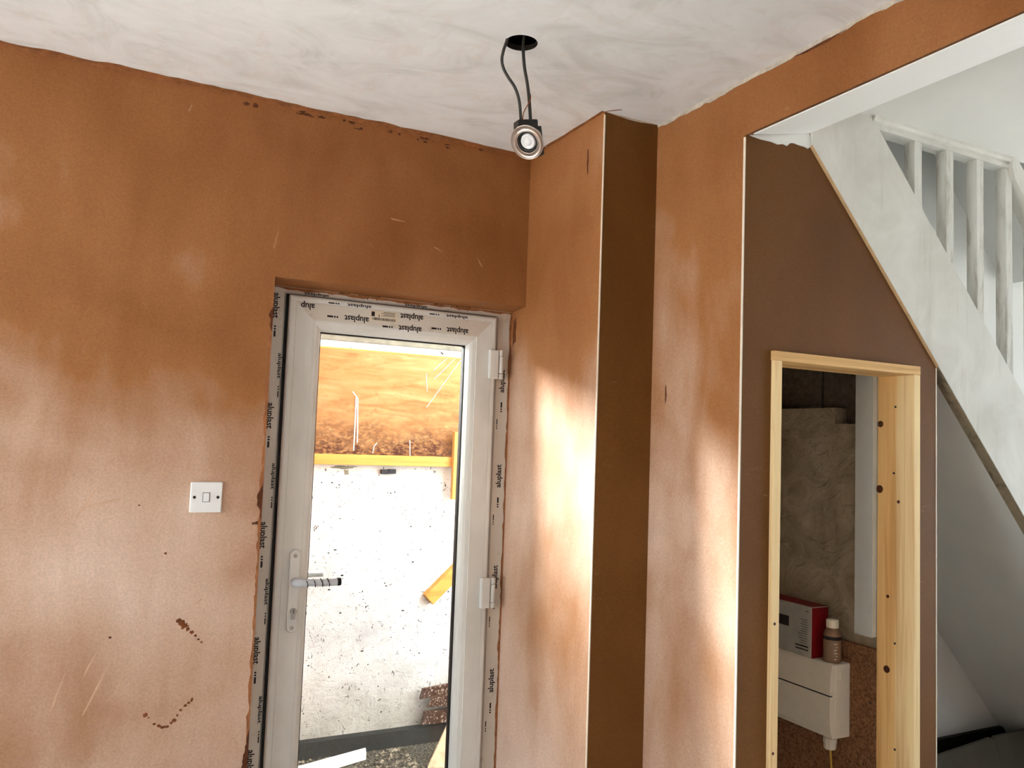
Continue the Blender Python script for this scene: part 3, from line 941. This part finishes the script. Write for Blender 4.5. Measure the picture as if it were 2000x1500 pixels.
# ------------------------------------------------------------------ light switch
sw = thing('light_switch', 'white square single light switch on the brown plaster wall', 'light switch')
sx, sz = 0.302, 1.3125
MB().box(sx - .043, sx + .043, YA - .0085, YA, sz - .043, sz + .043).build('plate', 'switch', sw, 0.003)
MB().hexa([(sx - .0075, YA - .0125, sz - .012), (sx + .0075, YA - .0125, sz - .012), (sx + .0085, YA - .007, sz - .0125), (sx - .0085, YA - .007, sz - .0125),
           (sx - .0075, YA - .0105, sz + .012), (sx + .0075, YA - .0105, sz + .012), (sx + .0085, YA - .007, sz + .0125), (sx - .0085, YA - .007, sz + .0125)]).build('rocker', 'switch', sw, 0.0008)
MB().box(sx - .0098, sx + .0098, YA - .0088, YA - .007, sz - .0138, sz + .0138).build('rocker_surround', 'spacer', sw)
for s in (-1, 1):
    MB().lathe([(.0042, 0), (.0042, .0007), (.0028, .0009), (.0022, .0003), (.0001, .0003)], Matrix.Translation((sx + s * .0315, YA - .0085, sz)) @ rotf, 16).build('screw', 'screw', sw)

# ------------------------------------------------------------------ dangling downlight
dl = thing('ceiling_downlight', 'chrome downlight dangling on two dark cables from the ceiling hole', 'downlight')
MB().tube(smooth_path([(0.868, 1.772, 2.60), (.862, 1.772, 2.53), (.857, 1.772, 2.498), (0.847, 1.772, 2.464), (0.844, 1.772, 2.439), (0.85, 1.772, 2.419), (0.864, 1.772, 2.4), (0.88, 1.772, 2.383), (0.891, 1.772, 2.363), (0.898, 1.772, 2.338), (0.904, 1.772, 2.290)], 5), .0038, 10).build('cable', 'cable', dl)
MB().tube(smooth_path([(.91, 1.772, 2.62), (0.904, 1.772, 2.523), (0.902, 1.772, 2.484), (0.907, 1.772, 2.439), (0.916, 1.772, 2.402), (0.923, 1.772, 2.364), (0.931, 1.772, 2.295)], 5), .0042, 10).build('cable', 'cable', dl)
MB().tube(smooth_path([(0.9265, 1.771, 2.372), (0.9255, 1.768, 2.358), (0.919, 1.768, 2.343), (0.908, 1.768, 2.321), (0.906, 1.77, 2.298)], 4), .0013, 8).build('earth_wire', 'copper', dl)
cb = MB()
cb.hexa([(.891, 1.762, 2.262), (.952, 1.762, 2.252), (.957, 1.800, 2.252), (.897, 1.800, 2.262), (.889, 1.760, 2.296), (.945, 1.760, 2.309), (.950, 1.796, 2.314), (.893, 1.796, 2.301)])
cb.build('terminal_block', 'blackplastic', dl, 0.004)
MB().hexa([(.930, 1.765, 2.232), (.970, 1.765, 2.224), (.972, 1.80, 2.226), (.932, 1.80, 2.232), (.930, 1.763, 2.286), (.957, 1.763, 2.296), (.960, 1.798, 2.298), (.932, 1.798, 2.288)]).build('cable_clamp', 'blackplastic', dl, .003)
LC = Vector((.915, 1.758, 2.2415))
tocam = (Vector((0, 0, EYE)) - LC).normalized()
side_v = rgt * -0.70 + Z_ * -0.70
nz = (tocam * 0.82 + side_v * 0.58).normalized()
nx = nz.orthogonal().normalized()
ny = nz.cross(nx)
LM = Matrix((nx, ny, nz)).transposed().to_4x4()
LM.translation = LC
bez = MB().lathe([(.040, -.003), (.0434, -.002), (.0436, .0008), (.0424, .0018), (.0410, .0012), (.0408, .0006), (.0292, -.0008), (.0288, .0006), (.0276, .0010), (.0268, -.001), (.0262, -.012)], LM, 56).build('bezel', 'chrome', dl)
MB().lathe([(.0268, -.010), (.0262, -.003), (.0225, -.0025), (.0205, -.008), (.0200, -.010)], LM, 40).build('lamp_collar', 'blackplastic', dl)
MB().lathe([(.0205, -.010), (.0185, -.0045), (.015, -.0035), (.0125, -.006), (.010, -.0055), (.0075, -.0025), (.004, -.001), (.0001, -.0006)], LM, 40).build('lens', 'lens', dl)
MB().lathe([(.0262, -.006), (.027, -.02), (.026, -.035), (.019, -.05), (.012, -.055), (.0001, -.055)], LM, 32).build('lamp_body', 'steel', dl)
for s in (-1, 1):
    q1 = LM @ Vector((s * .028, 0, -.010))
    q2 = LM @ Vector((s * .040, .006, -.006))
    q3 = LM @ Vector((s * .048, .006, -.018))
    q4 = LM @ Vector((s * .036, 0, -.024))
    MB().tube([q1, q2, q3, q4], .0007, 6).build('spring_clip', 'steel', bez)

# ------------------------------------------------------------------ things in the cupboard
pan = tag(MB().box(XW - 0.012, XW, YD + .117, 2.26, 0.0, 0.906).build('chipboard_panel', 'chipboard', None, .001), 'speckled brown chipboard panel fixed low on the cupboard side wall', 'board')
for y, z in ((1.78, .85), (1.775, .74), (1.80, .55)):
    MB().lathe([(.003, 0), (.003, .0006), (.0001, .0008)], Matrix.Translation((XW - .012, y, z)) @ Matrix.Rotation(-R90, 4, 'Y'), 10).build('screw', 'screw', pan)

trk = thing('cable_trunking', 'pale grey plastic trunking running up the cupboard side wall', 'trunking')
MB().box(2.152, XW, 1.748, 1.810, 0.945, 1.86).build('channel', 'trunking', trk, .001)
MB().box(2.150, 2.153, 1.746, 1.812, 0.945, 1.86).build('cover_strip', 'trunking', trk, .0008)

cu = thing('consumer_unit', 'cream plastic electricity meter enclosure on the chipboard panel', 'enclosure')
UY0, UY1, UZ0, UZ1, UX0, UX1 = 1.850, 2.24, 0.615, 0.842, 2.091, XW - .013
bbox_ = MB().box(UX0 + .022, UX1, UY0, UY1, UZ0, UZ1).build('back_box', 'unit', cu, .003)
def cover(z0, z1, nm):
    pr = []
    for k in range(9):
        z = z0 + (z1 - z0) * k / 8
        t_ = (z - UZ0) / (UZ1 - UZ0) * 2 - 1
        pr.append((UX0 + .012 * t_ ** 4 + .001, z))
    pr += [(UX0 + .0235, z1), (UX0 + .0235, z0)]
    m = MB().prism(pr, 'y', UY0 + .0015, UY1 - .001)
    return m.build(nm, 'unit', cu, .0015)
lcov = cover(UZ0 + .001, .744, 'lower_cover')
cover(.748, UZ1 - .001, 'upper_cover')
MB().box(UX0 + .004, UX0 + .0215, UY0 + .004, UY1 - .002, .743, .749).build('cover_seam', 'gasket', cu)
MB().box(UX0 + .010, UX0 + .019, UY0 - .003, UY0 + .002, .740, .758).build('latch', 'unit', lcov, .0015)
for z in (.795, .632):
    for dx in (.036, .045):
        MB().box(UX0 + dx, UX0 + dx + .005, UY0 - .0016, UY0 + .001, z, z + .026).build('vent_rib', 'unit', bbox_, .001)
gland = MB().lathe([(.0001, .572), (.017, .572), (.019, .576), (.019, .590), (.021, .592), (.021, .606), (.016, .608), (.016, .618)], Matrix.Translation((2.135, 1.888, 0)), 8, False).build('cable_gland', 'unit', cu)
MB().tube(smooth_path([(2.135, 1.888, .58), (2.136, 1.885, .54), (2.142, 1.885, .46), (2.146, 1.89, .3), (2.146, 1.89, .03)], 4), .0028, 8).build('earth_cable', 'yellow_cable', gland)

bx = thing('cardboard_box', 'small grey and red printed carton standing on the cream enclosure', 'box')
BX0, BX1, BY0, BY1, BZ0, BZ1 = 2.097, 2.172, 1.932, 2.20, UZ1, 1.004
carton = MB().box(BX0, BX1, BY0 + .0012, BY1, BZ0, BZ1).build('carton', 'cardboard', bx, .002)
MB().box(BX0 + .002, BX1 - .001, BY0, BY0 + .0022, BZ0 + .001, BZ1 - .003).build('end_flap', 'redcard', bx, label='plain red end of the carton')
MB().box(BX0 + .002, BX1 - .001, BY0 + .002, BY1 - .002, BZ1 - .0006, BZ1 + .0006).build('top_flap', 'redcard', bx)
pr = MB()
pr.box(BX0 - .0004, BX0, 2.028, 2.075, .925, .958)
pr.build('printed_window', 'print', carton)
MB().box(BX0 - .0003, BX0, 2.023, 2.080, .920, .985).build('printed_panel', 'cardboard', carton)
tx = MB()
rg = random.Random(4)
for i in range(12):
    ln = rg.uniform(.022, .04)
    tx.box(BX0 - .0004, BX0, 1.950, 1.950 + ln, .958 - i * .0075, .9595 - i * .0075)
tx.box(BX0 - .0004, BX0, 1.945, 2.0, .872, .876).box(BX0 - .0004, BX0, 1.945, 1.998, .862, .866).box(BX0 - .0004, BX0, 1.945, 1.958, .986, .988)
tx.build('printed_lines', 'print', carton)['kind'] = 'stuff'

bt = thing('bottle', 'small brown labelled bottle with a white cap beside the carton', 'bottle')
bmx = Matrix.Translation((2.139, 1.886, UZ1))
bbody = MB().lathe([(.0001, 0), (.025, 0), (.0275, .003), (.0275, .082), (.026, .092), (.021, .100), (.0175, .104), (.0175, .108)], bmx, 28).build('body', 'bottle', bt)
MB().lathe([(.0188, .106), (.0192, .108), (.0192, .128), (.0175, .1315), (.0001, .1315)], bmx, 28).build('cap', 'cap', bt)
MB().lathe([(.0278, .070), (.0279, .071), (.0279, .080), (.0278, .081)], bmx, 28).build('label_band', 'print', bbody)
lb = MB()
for i in range(6):
    z = UZ1 + .012 + i * .0095
    for da in (-.10, .02, .12):
        if (i + int(da * 100)) % 3 == 0:
            continue
        an = -2.03 + da
        p_ = Vector((2.139 + .0277 * math.cos(an), 1.886 + .0277 * math.sin(an), z))
        tg = Vector((-math.sin(an), math.cos(an), 0)) * .0022
        lb.tube([p_ - tg, p_ + tg], .0013, 6)
lb.build('label_print', 'cap', bbody)['kind'] = 'stuff'

# under the stair, right of the cupboard
brd = MB()
prof = [(2.75, 0.345), (2.948, .349), (3.2, .368), (3.31, .377), (3.325, .366), (3.34, .378), (3.5, .380), (3.9, .383)]
vs_ = [(x, 2.12, z) for x, z in prof] + [(x, 2.02, 0.0) for x, z in prof] + [(x, 2.134, z) for x, z in prof] + [(x, 2.034, 0.0) for x, z in prof]
k = len(prof)
fs_ = []
for i in range(k - 1):
    fs_ += [(i, i + 1, k + i + 1, k + i), (2 * k + i, 3 * k + i, 3 * k + i + 1, 2 * k + i + 1), (i, 2 * k + i, 2 * k + i + 1, i + 1), (k + i, k + i + 1, 3 * k + i + 1, 3 * k + i)]
fs_ += [(0, k, 3 * k, 2 * k), (k - 1, 3 * k - 1, 4 * k - 1, 2 * k - 1)]
tag(brd.add(vs_, fs_).build('board_offcut', 'board_grey'), 'low grey board offcut leaning in the dark space under the stair', 'board')

# ------------------------------------------------------------------ the yard outside the back door
YE = 3.90
yard = MB().box(-6, 8, YAO - 0.05, 9, -0.1, 0.0).build('yard_ground', 'gravel')
tag(yard, 'gravelly grey ground of the back yard', 'ground', 'structure')
pave = MB().box(-14, XL - 0.2, -14, 14, -0.1, -0.002).build('garden_paving', 'paving')
tag(pave, 'pale paving outside the left window, outside the view', 'paving', 'structure')
tag(MB().box(XH + .2, 16, -14, 14, -0.1, -0.002).build('street_paving', 'paving'), 'pale paving outside the hall window, outside the view', 'paving', 'structure')
tag(MB().box(XL - .2, XH + .2, -14, YB - .2, -0.1, -0.002).build('drive_paving', 'paving'), 'pale paving outside the front window, outside the view', 'paving', 'structure')
tag(MB().box(-4.8, XL - .25, 2.55, 3.88, 0, 3.6).build('wall_sun_block', 'paving'), 'unseen pale block added to keep the sun out of the left window', 'sun blocker', 'structure')  # unseen block added to stop the sun entering the patio window
gw = MB().box(-4, 7, YE, YE + 0.2, 0.0, 1.958).build('wall_garden', 'masonry')
tag(gw, 'rough white painted yard wall seen through the door glass', 'wall', 'structure')
MB().box(-4, 7, YE, YE + 0.24, 1.958, 2.02).build('coping', 'coping', gw, .006)
pl_ = MB().prism([(YE - 0.03, 0), (YE - 0.022, 0.075), (YE, 0.085), (YE, 0)], 'x', -4, 7).build('baseboard_yard', 'plinth')
tag(pl_, 'black bitumen plinth along the foot of the yard wall', 'plinth', 'structure')
rg = random.Random(21)
for i in range(170):                                     # flakes and pits in the old paint
    x, z = rg.uniform(0.9, 1.78), rg.uniform(0.12, 1.36)
    r = rg.choice((.0016, .0018, .002, .0024, .004))
    dab('paint_pit', (x, YE, z), UX, UZ, NA, r * rg.uniform(.6, 2.2), r, 'plinth', gw, 300 + i, .0008, 8)
dab('bare_patch', (1.10, YE, 1.348), UX, UZ, NA, .06, .009, 'coping', gw, 450, .001)
dab('bare_patch', (1.11, YE, 1.325), UX, UZ, NA, .015, .016, 'coping', gw, 451, .001)

ply = thing('plywood_board', 'weathered orange plywood sheet fixed along the top of the yard wall', 'board')
MB().box(0.2, 2.4, YE - 0.018, YE - .0005, 1.412, 1.923).build('sheet', 'ply', ply)
MB().box(0.2, 2.4, YE - 0.019, YE - 0.0185, 1.918, 1.924).build('sheet_edge', 'batten', ply)
for i, L in enumerate(([(1.115, 1.715), (1.142, 1.684), (1.150, 1.469)], [(1.134, 1.690), (1.134, 1.431)], [(1.25, 1.472), (1.236, 1.455), (1.23, 1.421)], [(1.419, 1.49), (1.423, 1.414)], [(1.643, 1.945), (1.536, 1.805)], [(1.68, 1.93), (1.501, 1.66)], [(1.60, 1.93), (1.53, 1.85)], [(1.49, 1.83), (1.50, 1.74)])):
    MB().tube([(x, YE - .0195, min(z, 1.915)) for x, z in L], .0030 if i < 2 else (.0018 if i < 4 else .0011), 6).build('paint_run', 'whiteplank', ply)
bat = MB().box(0.2, 2.4, YE - 0.045, YE, 1.362, 1.412).build('timber_batten', 'batten', None, .002)
tag(bat, 'yellow timber batten under the plywood sheet', 'batten')
post = MB().box(1.638, 1.700, YE - 0.075, YE - 0.046, 1.20, 1.54).build('timber_post', 'batten_z', None, .002)
tag(post, 'short yellow upright timber fixed across the end of the batten', 'post')
tim = MB()
a, b = Vector((1.55, 0, .700)), Vector((1.86, 0, .985))
dd = (b - a).normalized()
nn = Vector((-dd.z, 0, dd.x)) * 0.032
tim.prism([((a - nn).x, (a - nn).z), ((b - nn).x, (b - nn).z), ((b + nn).x, (b + nn).z), ((a + nn).x, (a + nn).z)], 'y', YE - 0.045, YE - 0.001)
tag(tim.build('timber_offcut', 'batten', None, .002), 'short slanting yellow timber brace on the white yard wall', 'timber')
for i, (x0, x1) in enumerate(((1.279, 1.316), (1.317, 1.355))):
    o = MB().box(x0, x1, YE - 0.02, YE, 1.320 + .002 * i, 1.342 + .002 * i).build('wall_clip', 'bracket', None, .002)
    tag(o, ('left' if i == 0 else 'right') + ' one of two small navy clips under the yellow batten', 'clip', group='navy clips on the yard wall')
for i, (poly, lab) in enumerate((
        ([(1.533, .272), (1.80, .292), (1.80, .236), (1.522, .222)], 'top brown speckled board end by the yard wall'),
        ([(1.582, .232), (1.80, .234), (1.80, .172), (1.556, .182)], 'middle brown speckled board end by the yard wall'),
        ([(1.548, .160), (1.80, .166), (1.80, .094), (1.532, .098)], 'lowest brown speckled board end by the yard wall'))):
    o = MB().prism(poly, 'y', YE - .05 - .012 * (i == 1), YE - .034 - .012 * (i == 1)).build('brown_board', 'slate', None, .001)
    tag(o, lab, 'board', group='brown boards against the yard wall')
wp = MB().hexa([(.70, 3.60, .0), (1.235, 3.775, .0), (1.25, 3.835, .0), (.70, 3.67, .0), (.70, 3.60, .035), (1.235, 3.775, .035), (1.25, 3.835, .035), (.70, 3.67, .035)])
tag(wp.build('white_plank', 'whiteplank', None, .003), 'white painted plank lying on the yard gravel', 'plank')
op = MB().hexa([(1.465, 3.58, 0), (1.78, 3.47, 0), (1.787, 3.49, 0), (1.472, 3.60, 0), (1.585, 3.655, .15), (1.88, 3.55, .15), (1.887, 3.57, .15), (1.592, 3.675, .15)])
tag(op.build('splintered_board', 'oldply', None, .002), 'pale splintered board tilted on the gravel beside the white plank', 'board')
# loose stones: far too many to count
rg = random.Random(77)
st = MB()
base = [(0, 0, 1), (1, 0, 0), (0, 1, 0), (-1, 0, 0), (0, -1, 0), (0, 0, -0.4)]
fcs = [(0, 1, 2), (0, 2, 3), (0, 3, 4), (0, 4, 1), (5, 2, 1), (5, 3, 2), (5, 4, 3), (5, 1, 4)]
for i in range(5200):
    x, y = rg.uniform(0.75, 1.95), rg.uniform(3.1, YE - .03)
    if (x < 1.3 and abs(y - (3.635 + (x - .7) * .32)) < .07) or (x > 1.44 and y > 3.43):
        continue
    r = rg.uniform(.003, .012) if i % 12 else rg.uniform(.012, .024)
    an = rg.uniform(0, 6.28)
    ca, sa = math.cos(an), math.sin(an)
    k1, k2, k3 = rg.uniform(.6, 1.4), rg.uniform(.6, 1.4), rg.uniform(.4, .9)
    st.add([(x + r * (k1 * p[0] * ca - k2 * p[1] * sa), y + r * (k1 * p[0] * sa + k2 * p[1] * ca), r * k3 * p[2] + .001) for p in base], fcs)
so = st.build('loose_stones', 'stone')
tag(so, 'loose stones and debris scattered over the yard ground', 'stones', 'stuff')
